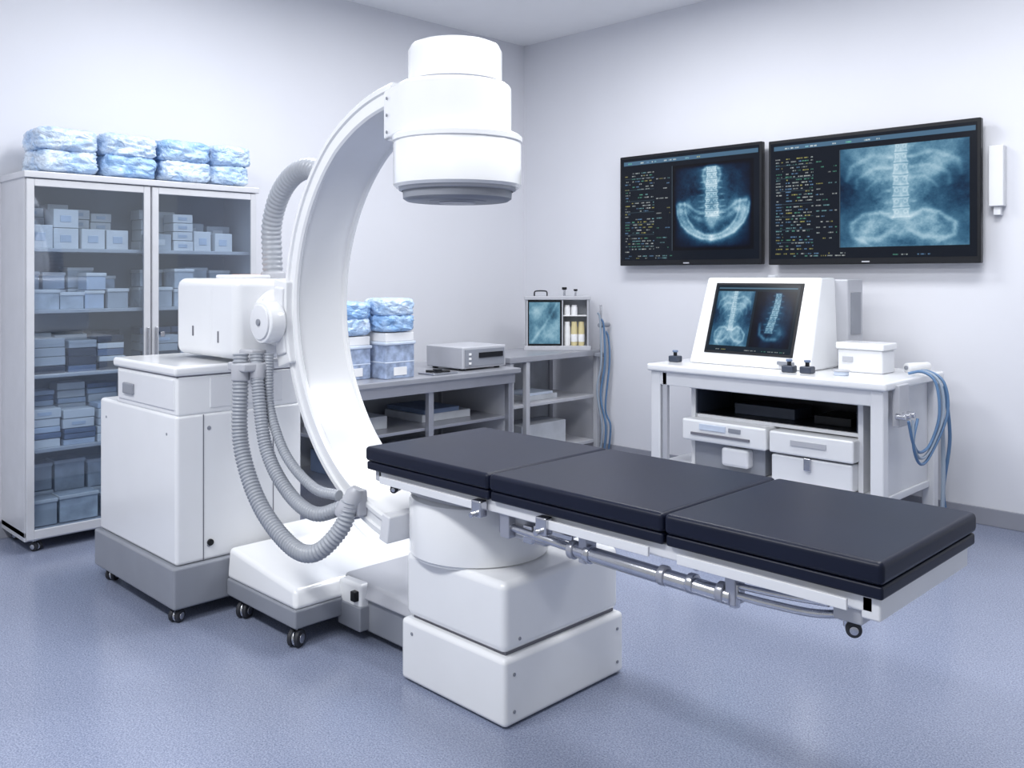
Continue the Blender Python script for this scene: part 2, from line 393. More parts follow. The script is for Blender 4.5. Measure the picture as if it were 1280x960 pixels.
for k,(x,y) in enumerate(((CB+.05,Y0+.06),(CF-.06,Y0+.06),(CB+.05,Y1-.06),(CF-.06,Y1-.06))): castor('castor_%d'%(k+1),x,y,.06,cab,r=.024)
L=[]; rnd=random.Random(11)
styles={0:[('bin',.19,.16,.2),('boxg',.17,.15,.2)],1:[('boxw',.16,.04,.2),('boxlb',.17,.03,.2),('boxw',.15,.05,.2),('boxb',.16,.03,.2)],2:[('boxd',.22,.045,.25),('boxb',.18,.04,.2),('boxg',.18,.05,.2),('boxw',.16,.035,.2)],
        3:[('boxg',.13,.11,.2),('bin',.13,.11,.2),('boxlb',.12,.10,.2)],4:[('boxw',.12,.12,.2),('boxg',.15,.09,.2),('boxw',.11,.06,.2)]}
hmax=[.36,.30,.22,.26,.25]
for si,z in enumerate(shelves):
    for (a,b) in ((Y0+.035,2.145),(2.185,Y1-.035)):
        for row in (1,0):
            y=a+rnd.uniform(0,.01)
            while True:
                st=rnd.choice(styles[si]); w=st[1]*rnd.uniform(.8,1.15)
                if y+w>b: break
                h=0; H=hmax[si]*(rnd.uniform(.6,.95) if row==0 else rnd.uniform(.9,1.05))
                xf=CF-.065-rnd.uniform(0,.015)-(.155 if row else 0)
                while h+st[2]<H+.02:
                    s2=rnd.choice(styles[si]) if si in(1,2) else st
                    hh=s2[2]*rnd.uniform(.85,1.1); j=rnd.uniform(-.004,.004)
                    L.append((xf-.13,xf+j,y+j,y+w+j,z+h,z+h+hh-.003,s2[0])); 
                    if si in (0,3) and hh>.09: L.append((xf-.134,xf+j+.006,y+j-.004,y+w+j+.004,z+h+hh-.022,z+h+hh-.004,'boxw'))
                    elif hh>.05: L.append((xf+j,xf+j+.003,y+w*.25,y+w*.7,z+h+hh*.3,z+h+hh*.65,'boxw' if st[0]!='boxw' else 'boxlb'))
                    h+=hh
                y+=w+rnd.uniform(.008,.018)
sb=top('shelf_supply_boxes',(-5.28,2.18,.13)); boxes('boxes',L,['boxw','boxg','boxb','boxd','boxlb','bin'],sb,.003)
wb=top('wrapped_linen_bundles',(-5.28,2.18,ZT))
L=[]; s=0
for (cy,w) in ((1.725,.155),(2.05,.150),(2.38,.155),(2.67,.124)):
    for k in range(2):
        s+=1; L.append((-5.25+.01*k,cy+rnd.uniform(-.01,.01),ZT+.067+k*.116,.17,w,.064,'blue2' if (s%3) else 'blue',s))
bundles('bundles',L,['blue','blue2'],wb)

# ------------------------------------------------------------------ counter on the left wall
ct=top('steel_work_counter',(-4.7,3.4,0)); CZ=.825
box('worktop',-5.08,-4.27,2.88,4.36,CZ-.035,CZ,'counter',ct,.006)
box('apron',-4.31,-4.29,2.92,4.32,CZ-.10,CZ-.035,'steelm',ct,.003)
for k,(x,y) in enumerate(((-4.33,2.93),(-4.33,3.6),(-4.33,4.30),(-5.03,2.93),(-5.03,4.30))):
    box('leg_%d'%(k+1),x-.02,x+.02,y-.02,y+.02,0,CZ-.035,'steelm',ct,.004)
for k,z in enumerate((.22,.5)): box('undershelf_%d'%(k+1),-5.05,-4.35,2.93,4.30,z-.02,z,'steelm',ct,.003)
box('side_panel',-5.03,-4.35,4.285,4.30,.22,CZ-.04,'lgrey',ct,.002)
box('rear_panel',-5.06,-5.045,2.93,4.30,.2,CZ-.04,'cabin',ct,.002)
boxes('stored_trays',[(-4.9,-4.5,3.05,3.4,.5,.58,'boxg'),(-4.9,-4.5,3.68,4.1,.5,.55,'boxg'),(-4.9,-4.5,3.7,4.0,.55,.58,'boxb'),(-4.9,-4.5,3.1,3.5,.22,.36,'boxb'),(-4.9,-4.5,3.7,4.1,.22,.33,'boxg')],['boxg','boxlb','boxw','boxb'],ct)
bs=top('storage_bin_stack',(-4.5,3.3,CZ)); L=[];B=[]
for i,(cx,cy) in enumerate(((-4.57,3.135),(-4.46,3.385))):
    hb=(.205,.225)[i]; z=CZ
    L.append((cx-.11,cx+.11,cy-.11,cy+.11,z,z+hb-.01,'bin2')); L.append((cx-.118,cx+.118,cy-.118,cy+.118,z+hb-.02,z+hb,'boxlb'))
    L.append((cx-.112,cx+.112,cy-.112,cy+.112,z+hb*.42,z+hb*.47,'boxlb')); L.append((cx+.11,cx+.113,cy-.05,cy+.05,z+.02,z+.07,'boxw'))
    L.append((cx-.108,cx+.108,cy-.108,cy+.108,z+hb,z+hb+.055,'boxw'))
    for k in range(2): B.append((cx,cy,z+hb+.055+.056+k*.098,.12,.12,.054,'blue' if k+i==1 else 'blue2',20+i*3+k))
boxes('bins',L,['bin2','boxlb','boxw'],bs,.006); bundles('wrapped_packs',B,['blue','blue2'],bs)
pr=top('recorder_unit',(-4.57,4.12,CZ))
box('housing',-4.75,-4.38,3.92,4.32,CZ+.012,CZ+.155,'lgrey',pr,.008)
box('front_panel',-4.38,-4.373,3.94,4.30,CZ+.025,CZ+.14,'grey',pr,.003)
box('tray_slot',-4.373,-4.365,4.06,4.28,CZ+.08,CZ+.115,'black',pr,.002)
boxes('buttons',[(-4.373,-4.366,3.97,3.99,CZ+.04+.03*k,CZ+.055+.03*k,'boxw') for k in range(3)],['boxw'],pr,.002)
boxes('feet',[(x-.015,x+.015,y-.015,y+.015,CZ,CZ+.013) for x in(-4.7,-4.43) for y in (3.96,4.28)],['black'],pr,.002)
it=top('instrument_tray',(-4.42,3.75,CZ)); box('tray',-4.47,-4.31,3.62,3.82,CZ,CZ+.012,'steel',it,.004)
cyl('tool',(-4.44,3.66,CZ+.018),(-4.34,3.78,CZ+.018),.006,'black',it,12)
box('clamp_block',-4.42,-4.37,3.70,3.74,CZ+.01,CZ+.03,'black',it,.004)

# ------------------------------------------------------------------ corner shelf cart + display box
uc=top('metal_utility_cart',(-4.85,5.1,0)); UZ=.86; VA,VB=4.56,5.60
box('top_shelf',-5.15,-4.58,VA,VB,UZ-.045,UZ,'counter',uc,.006)
for k,(x,y) in enumerate(((-4.61,VA+.03),(-4.61,VB-.03),(-5.12,VA+.03),(-5.12,VB-.03),(-4.61,VA+.20))):
    box('post_%d'%(k+1),x-.02,x+.02,y-.02,y+.02,.07,UZ-.04,'lgrey',uc,.004)
for k,z in enumerate((.14,.50)): box('shelf_%d'%(k+1),-5.12,-4.62,VA+.05,VB-.05,z-.025,z,'lgrey',uc,.003)
box('side_panel',-5.1,-4.63,VA+.02,VA+.032,.12,UZ-.04,'lgrey',uc,.001)
box('rear_panel',-5.13,-5.12,VA+.04,VB-.04,.12,UZ-.04,'boxg',uc,.001)
boxes('items',[(-4.95,-4.7,4.85,5.2,.5,.54,'boxg'),(-4.95,-4.7,4.87,5.15,.54,.56,'boxlb'),(-4.95,-4.7,4.8,5.3,.14,.32,'boxg')],['boxw','boxlb','boxg'],uc)
for k,(x,y) in enumerate(((-4.61,VA+.03),(-4.61,VB-.03),(-5.12,VA+.03),(-5.12,VB-.03))): castor('castor_%d'%(k+1),x,y,.07,uc,r=.024)
db=top('specimen_display_box',(0,0,0))
W2=.255;D2=.09;HZ=.43
box('base',-W2-.01,W2+.01,-D2-.01,D2+.01,0,.035,'lgrey',db,.004)
box('lid',-W2-.008,W2+.008,-D2-.008,D2+.008,HZ-.03,HZ,'lgrey',db,.006)
box('back',-W2,W2,D2-.012,D2,.03,HZ-.03,'boxg',db,.002)
for k,x in enumerate((-W2,W2-.02,.035)): box('upright_%d'%(k+1),x,x+.02 if k<2 else x+.010,-D2,-D2+.02,.03,HZ-.03,'lgrey',db,.002)
box('side_1',-W2,-W2+.01,-D2,D2,.03,HZ-.03,'lgrey',db,.001); box('side_2',W2-.01,W2,-D2,D2,.03,HZ-.03,'lgrey',db,.001)
xx,yy=grid(90,110); nz=fnoise(90,110,33,4,5,.7)
Ic=.50+.30*nz+.30*blob(xx,yy,-.55,.55,.3,.28)+.22*blob(xx,yy,.4,-.6,.4,.25)-.25*blob(xx,yy,.5,.4,.35,.35)+.2*stroke(xx,yy,[(-.8,-.9),(.1,.0),(.8,.9)],.08)
Axr=cmap(Ic)*.9+np.array((.03,.05,.05))
box('film_backing',-W2+.02,.035,-D2+.013,-D2+.02,.04,HZ-.035,'black',db,.001)
screen('film',(-W2+.030,-D2+.011,.052),(.245,0,0),(0,0,HZ-.10),Axr,db)
box('inner_shelf',.045,W2-.02,-D2+.02,D2-.012,.27,.278,'boxw',db,.001)
for k in range(5):
    x=.080+.057*(k%3); z=.035 if k<3 else .278
    hgt=1.9 if k<3 else .8
    lathe('bottle_%d'%(k+1),[(0,0),(.024,0),(.026,.01),(.026,.075*hgt),(.022,.085*hgt),(.022,.10*hgt),(0,.10*hgt)],(x,-.03,z),(0,0,1),'amber' if k in(1,2) else 'boxw',db,20)
    if k<3: lathe('bottle_label_%d'%(k+1),[(.0265,0),(.0268,.001),(.0268,.06),(.0265,.061)],(x,-.03,z+.03),(0,0,1),'boxw',db,20)
tube('handle_1',[(-.18,0,HZ-.004),(-.18,0,HZ+.03),(-.16,0,HZ+.04),(-.10,0,HZ+.04),(-.08,0,HZ+.03),(-.08,0,HZ-.004)],.006,'rubber',db,n=8)
cyl('knob_stem',(.06,0,HZ-.002),(.06,0,HZ+.05),.01,'steel',db,16); cyl('knob_cap',(.06,0,HZ+.05),(.06,0,HZ+.07),.02,'black',db,20)
cyl('knob_stem_2',(.15,0,HZ-.002),(.15,0,HZ+.04),.008,'steel',db,16); cyl('knob_cap_2',(.15,0,HZ+.04),(.15,0,HZ+.055),.016,'black',db,20)
db.location=(-4.835,5.345,UZ); db.rotation_euler=(0,0,math.radians(45))
for o in list(db.children): o.matrix_parent_inverse=Matrix.Identity(4)
cb=top('hanging_tubing',(-4.5,5.55,UZ))
for k in range(4):
    y=5.50+.03*k; x=-4.525+.012*(k%2)
    tube('tube_%d'%(k+1),[(x,y-.02,UZ+.30-.05*k),(x+.01,y,UZ+.24-.05*k),(x+.02,y,UZ-.1),(x-.005,y-.02,.55-.05*k),(x+.03,y-.0,.26),(x,y+.01,.03)],.008,'tube' if k%2 else 'cable',cb,n=8)
cyl('hook_rod',(-4.54,5.54,UZ-.02),(-4.54,5.54,UZ+.36),.009,'steel',cb,12)
cyl('tube_clip',(-4.525,5.50,UZ+.20),(-4.525,5.62,UZ+.20),.018,'grey',cb,16)
box('rod_foot',-4.575,-4.515,5.50,5.56,UZ-.05,UZ-.02,'grey',cb,.004)

# ------------------------------------------------------------------ wall monitors
def monitor(x0,x1,z0,z1,split,img,seed,W,H):
    m=top('wall_monitor',((x0+x1)/2,5.6,(z0+z1)/2)); yf=5.55
    box('bezel',x0,x1,yf,yf+.045,z0,z1,'black',m,.006)
    b=.018
    screen('screen',(x0+b,yf-.0015,z0+b*2.2),(x1-x0-2*b,0,0),(0,0,z1-z0-b*3.4),mon_image(W,H,split,img,seed),m)
    cx=(x0+x1)/2
    box('wall_mount',cx-.15,cx+.15,yf+.045,YR,z0+.25,z1-.25,'grey',m,.004)
    box('logo',cx-.025,cx+.025,yf-.001,yf+.001,z0+.012,z0+.020,'lgrey',m,0)
monitor(-4.356,-3.131,1.53,2.375,.40,xr_pelvis,11,500,340)
monitor(-3.080,-1.738,1.525,2.365,.375,xr_torso,12,560,350)
jb=top('wall_junction_box',(-1.62,5.6,1.9)); box('cover',-1.71,-1.63,5.59,YR,1.85,2.2,'white2',jb,.006); box('lower_cover',-1.69,-1.65,5.61,YR,1.80,1.85,'white2',jb,.004)

# ------------------------------------------------------------------ console cart
cc=top('console_cart',(-2.64,5.0,0)); KX0,KX1,KY0,KY1,KZ=-3.40,-1.89,4.6,5.42,.90
box('top',KX0,KX1,KY0,KY1,KZ-.045,KZ,'white',cc,.012)
box('fascia',KX0+.04,KX1-.03,KY0+.03,KY0+.05,KZ-.13,KZ-.04,'white2',cc,.004)
for k,(x,y) in enumerate(((KX0+.05,KY0+.06),(KX1-.06,KY0+.06),(KX0+.05,KY1-.06),(KX1-.06,KY1-.06))):
    box('leg_%d'%(k+1),x-.035,x+.035,y-.035,y+.035,.07,KZ-.045,'white2',cc,.008); castor('castor_%d'%(k+1),x,y,.07,cc,r=.028)
box('leg_trim',KX0+.1,KX0+.135,KY0+.03,KY0+.06,.1,KZ-.05,'lgrey',cc,.004)
box('lower_shelf',KX0+.04,KX1-.05,KY0+.04,KY1-.04,.24,.28,'white2',cc,.006)
box('side_modesty_panel',KX1-.075,KX1-.06,KY0+.1,KY1-.1,.28,KZ-.045,'white2',cc,.003)
box('carcass_side_1',-3.16,-3.13,4.74,5.38,.28,.855,'white2',cc,.004)
box('carcass_side_2',-2.10,-2.07,4.74,5.38,.28,.855,'white2',cc,.004)
box('carcass_back',-3.13,-2.10,5.36,5.38,.28,.855,'lgrey',cc,.002)
box('upper_face',-3.16,-2.07,4.715,4.74,.755,.85,'white',cc,.005)
box('recess',-3.12,-2.11,5.15,5.2,.595,.755,'black',cc,.002)
box('recess_top',-3.13,-2.10,4.76,5.15,.748,.755,'black',cc,0)
box('recess_wall_1',-3.13,-3.12,4.75,5.15,.6,.748,'boxd',cc,0); box('recess_wall_2',-2.11,-2.10,4.75,5.15,.6,.748,'boxd',cc,0)
box('recess_floor',-3.12,-2.11,4.78,5.15,.595,.60,'black',cc,0)
box('recess_unit',-2.95,-2.55,4.9,5.12,.60,.665,'boxd',cc,.004); box('recess_unit_2',-2.42,-2.20,4.88,5.12,.60,.65,'black',cc,.004)
cyl('latch',(-2.62,4.715,.79),(-2.62,4.70,.79),.014,'steel',cc,16); box('latch_plate',-2.66,-2.58,4.708,4.716,.765,.80,'lgrey',cc,.002)
box('latch_plate_2',-2.20,-2.13,4.708,4.716,.78,.81,'lgrey',cc,.002)
box('middle_shelf',-3.13,-2.10,4.76,5.36,.575,.595,'white2',cc,.002)
box('printer_body',-3.17,-2.60,4.65,5.2,.445,.575,'white',cc,.014); box('printer_slot',-3.10,-2.70,4.642,4.652,.485,.50,'seam',cc,.001)
box('printer_label',-3.04,-2.86,4.644,4.652,.52,.555,'boxlb',cc,.001); box('printer_knob',-2.84,-2.76,4.644,4.652,.525,.55,'grey',cc,.002)
box('tray_dark',-3.12,-2.64,4.72,5.2,.285,.445,'grey',cc,.006); box('cup',-2.90,-2.72,4.66,4.76,.32,.43,'white2',cc,.02)
box('drawer_upper',-2.585,-2.09,4.66,5.2,.445,.568,'white',cc,.012); box('drawer_lower',-2.575,-2.10,4.67,5.2,.285,.435,'white2',cc,.012)
box('drawer_latch',-2.37,-2.33,4.652,4.668,.37,.44,'steel',cc,.004); box('drawer_label',-2.45,-2.24,4.654,4.662,.50,.53,'lgrey',cc,.001)
box('service_bracket',KX1-.02,KX1+.02,4.72,4.85,.66,.88,'lgrey',cc,.006)
for k in range(3): cyl('hose_port_%d'%(k+1),(KX1+.01,4.70+.06*k,.72),(KX1+.06,4.70+.06*k,.72),.016,'steel',cc,16)
ht=top('blue_hose_set',(-1.8,4.9,.9))
for k in range(3):
    o=.03*k
    tube('hose_%d'%(k+1),[(-1.95,5.04+o,.912),(-1.88,5.06+o,.925),(-1.81+.01*k,5.06+o,.87),(-1.785+.01*k,5.04+o,.70),(-1.81,4.98,.55-o),(-1.82,4.86,.52-o),(-1.815,4.76,.58),(-1.82,4.71+.06*k,.70)],.008,'tube' if k!=1 else 'cable',ht,n=8)
tube('cable_1',[(-1.82,5.14,.86),(-1.81,5.16,.6),(-1.80,5.14,.3),(-1.82,5.16,.03)],.012,'cable',ht,n=8)
tube('cable_2',[(-1.82,5.22,.84),(-1.80,5.24,.55),(-1.82,5.2,.25),(-1.79,5.22,.03)],.010,'tube',ht,n=8)
tube('cable_3',[(-3.42,4.75,.89),(-3.45,4.74,.8),(-3.45,4.74,.68),(-3.43,4.76,.6)],.008,'tube',ht,n=8)
ws=top('imaging_workstation',(-2.82,5.1,KZ))
hexa('front_housing',[(-3.24,4.83,KZ),(-2.42,4.83,KZ),(-2.42,5.2,KZ),(-3.24,5.2,KZ)],[(-3.22,5.02,1.44),(-2.44,5.02,1.44),(-2.44,5.2,1.44),(-3.22,5.2,1.44)],'white',ws,.016)
box('rear_housing',-3.12,-2.36,5.19,5.40,KZ+.02,1.43,'lgrey',ws,.01)
box('rear_vent',-2.362,-2.355,5.23,5.36,1.1,1.35,'grey',ws,.001)
n=Vector((0,-.54,.19)).normalized(); up=Vector((0,.19,.54)).normalized()
def fp(x,t,off): 
    p=Vector((x,4.83,KZ))+up*t+n*off; return (p.x,p.y,p.z)
hexa('screen_bezel',[fp(-3.14,.075,-.01),fp(-2.54,.075,-.01),fp(-2.54,.075,.006),fp(-3.14,.075,.006)],[fp(-3.14,.535,-.01),fp(-2.54,.535,-.01),fp(-2.54,.535,.006),fp(-3.14,.535,.006)],'black',ws,.003)
A=np.zeros((195,300,3))+np.array((.004,.012,.02)); paste(A,xr_torso(136,160),8,16); paste(A,xr_side(138,160),152,16); A[183:187,8:290]=(.07,.15,.22)
texts(A,10,280,4,16,np.random.RandomState(4),6,.5,2)
screen('screen',fp(-3.125,.09,.0075),(.57,0,0),Vector(fp(0,.52,.0075))-Vector(fp(0,.09,.0075)),A,ws)
box('port_block',-2.62,-2.52,4.815,4.84,KZ+.03,KZ+.05,'grey',ws,.003)
cyl('lid_knob',(-2.8,5.1,1.438),(-2.8,5.1,1.455),.03,'lgrey',ws,20)
for k,(x,y) in enumerate(((-3.32,4.80),(-2.50,4.74),(-2.40,4.76))):
    kb=top('control_joystick',(x,y,KZ)); box('block',x-.035,x+.035,y-.03,y+.03,KZ,KZ+.04,'boxd',kb,.008); cyl('stick',(x,y,KZ+.035),(x,y,KZ+.065),.012,'black',kb,16); cyl('button',(x,y,KZ+.062),(x,y,KZ+.075),.018,'boxb',kb,16)
wb2=top('white_equipment_box',(-2.2,5.1,KZ)); box('body',-2.33,-2.07,4.99,5.16,KZ,KZ+.13,'white2',wb2,.01); box('lid',-2.34,-2.06,4.98,5.17,KZ+.13,KZ+.17,'white',wb2,.01); box('port',-2.3,-2.24,4.984,4.992,KZ+.06,KZ+.09,'lgrey',wb2,.001)
sp=top('specimen_cup',(-2.22,4.8,KZ)); cyl('cup',(-2.22,4.8,KZ),(-2.22,4.8,KZ+.025),.04,'boxlb',sp,24); cyl('rim',(-2.22,4.8,KZ+.022),(-2.22,4.8,KZ+.03),.045,'lgrey',sp,24)
rl=top('paper_roll',(-2.0,5.25,KZ)); cyl('roll',(-2.02,5.20,KZ+.027),(-1.96,5.36,KZ+.027),.027,'boxw',rl,24); cyl('core',(-2.023,5.192,KZ+.027),(-2.019,5.203,KZ+.027),.012,'grey',rl,16)

# ------------------------------------------------------------------ operating table
ot=top('operating_table',(-1.8,2.25,0))
TY0,TY1=1.93,2.53
def pad(nm,x0,x1):
    box(nm,x0,x1,TY0,TY1,.777,.83,'pad',ot,.014,4); box(nm+'_base',x0+.003,x1-.003,TY0+.006,TY1-.006,.745,.776,'pad',ot,.007)
pad('head_pad',-2.69,-2.039); pad('torso_pad',-2.036,-1.376); pad('leg_pad',-1.373,-.80)
box('frame_front',-2.64,-.83,1.955,1.985,.705,.745,'white2',ot,.005); box('frame_rear',-2.64,-.83,2.475,2.505,.705,.745,'white2',ot,.005)
box('frame_end_1',-2.66,-2.62,1.955,2.505,.705,.745,'lgrey',ot,.005); box('frame_end_2',-.86,-.815,1.955,2.505,.69,.745,'white2',ot,.006)
box('top_plate',-2.64,-.84,1.97,2.49,.73,.744,'steelm',ot,.002)
for k,(a,b) in enumerate(((-2.60,-2.08),(-1.80,-1.42),(-1.33,-.88))):
    box('accessory_rail_%d'%(k+1),a,b,1.928,1.937,.708,.734,'white2',ot,.002)
    for j,x in enumerate((a+.04,b-.04)): cyl('rail_spacer_%d_%d'%(k+1,j+1),(x,1.93,.718),(x,1.957,.718),.009,'steel',ot,12)
for k,x in enumerate((-2.08,-1.80)):
    box('rail_clamp_%d'%(k+1),x-.022,x+.022,1.916,1.95,.688,.742,'steel',ot,.006); cyl('clamp_screw_%d'%(k+1),(x,1.918,.70),(x,1.895,.70),.009,'steel',ot,14)
box('end_latch',-.99,-.93,1.94,1.956,.70,.725,'steel',ot,.003)
# column
prism('column_head',[(-2.40+.30*math.cos(a),2.22+.22*math.sin(a)) for a in [2*math.pi*i/48 for i in range(48)]],.665,.705,'lgrey',ot,.006)
lathe('turret',[(0,0),(.245,0),(.245,.008),(.253,.012),(.253,.19),(.246,.205),(.225,.212),(0,.212)],(-2.395,2.225,.455),(0,0,1),'white',ot,80)
box('column_upper',-2.555,-2.045,2.010,2.60,.232,.462,'white',ot,.026,5)
box('column_lower',-2.565,-2.03,1.998,2.61,.004,.224,'white',ot,.018,5)
box('column_seam',-2.53,-2.06,2.03,2.585,.215,.24,'seam',ot,.002)
box('column_foot',-2.52,-2.06,2.03,2.58,0,.012,'rubber',ot,.002)
def screw(par,nm,p,d,r=.006): cyl(nm,p,Vector(p)+Vector(d)*.003,r,'grey',par,14)
for k,(p,d) in enumerate((((-2.03,2.04,.17),(1,0,0)),((-2.03,2.57,.17),(1,0,0)),((-2.03,2.04,.05),(1,0,0)),((-2.03,2.57,.05),(1,0,0)),((-2.50,1.998,.18),(0,-1,0)),((-2.045,2.08,.27),(1,0,0)))):
    screw(ot,'screw_%d'%k,p,d)
# mechanics
box('tilt_gearbox',-2.12,-1.90,2.05,2.42,.60,.705,'steelm',ot,.015); box('gearbox_cover',-2.05,-1.93,1.995,2.06,.625,.705,'lgrey',ot,.012)
cyl('pivot_1',(-2.0,1.985,.665),(-2.0,2.45,.665),.024,'steel',ot,24); cyl('pivot_2',(-1.88,2.0,.655),(-1.88,2.40,.655),.018,'steel',ot,24)
box('bracket_1',-2.02,-1.98,1.965,2.0,.63,.71,'steelm',ot,.004); box('bracket_2',-1.70,-1.67,1.97,2.02,.62,.71,'steelm',ot,.004); box('bracket_3',-1.215,-1.185,1.97,2.02,.625,.71,'steelm',ot,.004)
boxes('linkage',[(-1.94,-1.90,1.985,2.0,.625,.68),(-1.90,-1.74,1.99,2.0,.665,.685),(-1.97,-1.86,2.0,2.02,.64,.655)],['steel'],ot,.004)
cyl('actuator_body',(-1.74,1.985,.650),(-1.20,1.985,.642),.022,'steel',ot,28); cyl('actuator_rod',(-2.0,1.985,.662),(-1.72,1.985,.650),.013,'steel',ot,20)
for k,x in enumerate((-1.74,-1.68,-1.42,-1.33,-1.24)): cyl('collar_%d'%(k+1),(x,1.985,.648),(x+.022,1.985,.648),.027,'steel' if k%2 else 'steelm',ot,28)
cyl('end_cap',(-1.195,1.985,.62),(-1.195,1.985,.68),.014,'steel',ot,12)
tube('push_bar',[(-1.21,1.985,.650),(-1.10,1.99,.650),(-.98,2.0,.656),(-.915,2.05,.668),(-.93,2.2,.68),(-1.1,2.3,.685),(-1.5,2.33,.685),(-1.88,2.33,.675)],.010,'steel',ot,n=12)
tube('push_bar_upper',[(-1.21,1.99,.672),(-1.08,1.99,.678),(-.95,1.99,.69)],.008,'steel',ot,n=12)
box('end_bracket_1',-.93,-.86,1.965,2.03,.668,.71,'lgrey',ot,.006); box('end_bracket_2',-.93,-.86,2.43,2.49,.668,.71,'lgrey',ot,.006)
castor('end_castor_1',-.91,2.0,.672,ot,z0=.628,r=.018); castor('end_castor_2',-.91,2.46,.672,ot,z0=.632,r=.014); castor('head_castor',-2.6,1.99,.706,ot,z0=.668,r=.014)
cyl('cross_tube_1',(-1.3,1.97,.70),(-1.3,2.49,.70),.012,'steel',ot,16); cyl('cross_tube_2',(-.98,1.97,.70),(-.98,2.49,.70),.010,'steel',ot,16)

# ------------------------------------------------------------------ C-arm
ca=top('c_arm_xray_machine',(-3.4,2.05,0))
CX,CZc,R=-2.46,1.33,.85
ya,yb=1.965,2.225
prof=[(R-.010,ya),(R,ya+.010),(R,ya+.05),(R-.018,ya+.06),(R-.018,yb-.06),(R,yb-.05),(R,yb-.012),(R-.012,yb),
      (R-.080,yb),(R-.088,yb-.008),(R-.088,yb-.020),(R-.078,yb-.028),(R-.078,ya+.028),(R-.088,ya+.020),(R-.088,ya+.008),(R-.080,ya),
      (R-.066,ya),(R-.062,ya+.009),(R-.030,ya+.009),(R-.026,ya)]
bm=bmesh.new(); a0,a1,N=98.5,260.5,160; rings=[]
for i in range(N+1):
    a=math.radians(a0+(a1-a0)*i/N); k=1-.028*max(0,1-(math.degrees(a)-a0)/30)
    rings.append([bm.verts.new((CX+r*k*math.cos(a),y,CZc+r*k*math.sin(a))) for r,y in prof])
for A_,B_ in zip(rings[:-1],rings[1:]):
    for i in range(len(prof)): j=(i+1)%len(prof); bm.faces.new((A_[i],A_[j],B_[j],B_[i]))
bm.faces.new(rings[0]); bm.faces.new(rings[-1][::-1]); bmesh.ops.recalc_face_normals(bm,faces=bm.faces)
me=bpy.data.meshes.new('c_ring'); bm.to_mesh(me); bm.free(); smooth(me,30); link(me,'c_ring',ca,['white'])
def arcblock(nm,r0,r1,y0,y1,b0,b1,m,bev=.008,N=18):
    bm=bmesh.new(); rg=[]
    for i in range(N+1):
        a=math.radians(b0+(b1-b0)*i/N); rg.append([bm.verts.new((CX+r*math.cos(a),y,CZc+r*math.sin(a))) for r,y in ((r0,y0),(r1,y0),(r1,y1),(r0,y1))])
    for A_,B_ in zip(rg[:-1],rg[1:]):
        for i in range(4): j=(i+1)%4; bm.faces.new((A_[i],A_[j],B_[j],B_[i]))
    bm.faces.new(rg[0]); bm.faces.new(rg[-1][::-1]); bmesh.ops.recalc_face_normals(bm,faces=bm.faces)
    es=[e for e in bm.edges if len(e.link_faces)==2 and e.calc_face_angle()>1.0]
    bmesh.ops.bevel(bm,geom=es,offset=bev,segments=3,profile=.5,affect='EDGES')
    me=bpy.data.meshes.new(nm); bm.to_mesh(me); bm.free(); smooth(me); o=link(me,nm,ca,[m]); w=o.modifiers.new('wn','WEIGHTED_NORMAL'); w.keep_sharp=True
arcblock('carriage_shoe',R-.05,R+.05,ya-.020,yb+.020,173,197,'white')
arcblock('carriage_pad',R-.038,R+.03,ya-.030,ya-.01,175,194,'white2')
arcblock('ring_foot',R-.094,R+.006,ya-.006,yb+.006,257.5,261,'white2',.006,6)
lathe('carriage_hub',[(0,0),(.115,0),(.125,.01),(.125,.10),(.11,.115),(0,.115)],(-3.53,2.05,1.27),(1,0,0),'white2',ca,48)
box('carriage_arm',-3.46,-3.28,1.93,2.2,1.16,1.37,'white',ca,.04,5)
cyl('pivot_collar',(-3.33,1.94,1.26),(-3.33,1.87,1.26),.088,'white',ca,48); cyl('pivot_face',(-3.33,1.872,1.26),(-3.33,1.862,1.26),.072,'white2',ca,40); cyl('pivot_bolt',(-3.33,1.864,1.26),(-3.33,1.855,1.26),.014,'grey',ca,16)
# detector head
HX,HY=-2.373,2.09
lathe('detector_cap',[(0,0),(.165,0),(.165,.135),(.155,.155),(.135,.163),(0,.167)],(HX,HY,2.10),(0,0,1),'white',ca,80)
lathe('detector_band',[(.164,0),(.168,.002),(.168,.006),(.164,.008)],(HX,HY,2.120),(0,0,1),'grey',ca,80)
pts=[]
for i in range(41):
    a=math.radians(-115+230*i/40); pts.append((HX-.01+.205*math.cos(a),HY+.205*math.sin(a)))
pts+= [(-2.53,HY+.165),(-2.60,HY+.14),(-2.60,HY-.14),(-2.53,HY-.165)]
prism('detector_housing',pts,1.935,2.118,'white',ca,.014,4)
lathe('detector_body',[(0,0),(.215,0),(.224,.010),(.224,.153),(.222,.156),(.228,.160),(.228,.176),(.220,.184),(0,.184)],(HX+.012,HY,1.757),(0,0,1),'white',ca,96)
lathe('detector_face',[(0,-.004),(.10,-.004),(.105,0),(.178,0),(.19,.008),(.192,.045),(.185,.05),(0,.05)],(HX+.012,HY,1.712),(0,0,1),'grey',ca,96)
lathe('detector_face_ring',[(.195,0),(.205,.004),(.205,.014),(.195,.018)],(HX+.012,HY,1.745),(0,0,1),'lgrey',ca,96)
lathe('detector_window',[(0,0),(.06,0),(.065,.004),(0,.006)],(HX+.012,HY,1.703),(0,0,1),'lgrey',ca,48)
for k in range(3): screw(ca,'head_screw_%d'%k,(-2.56,HY-.1575,1.96+.06*k),(-.3,-1,0),.006)
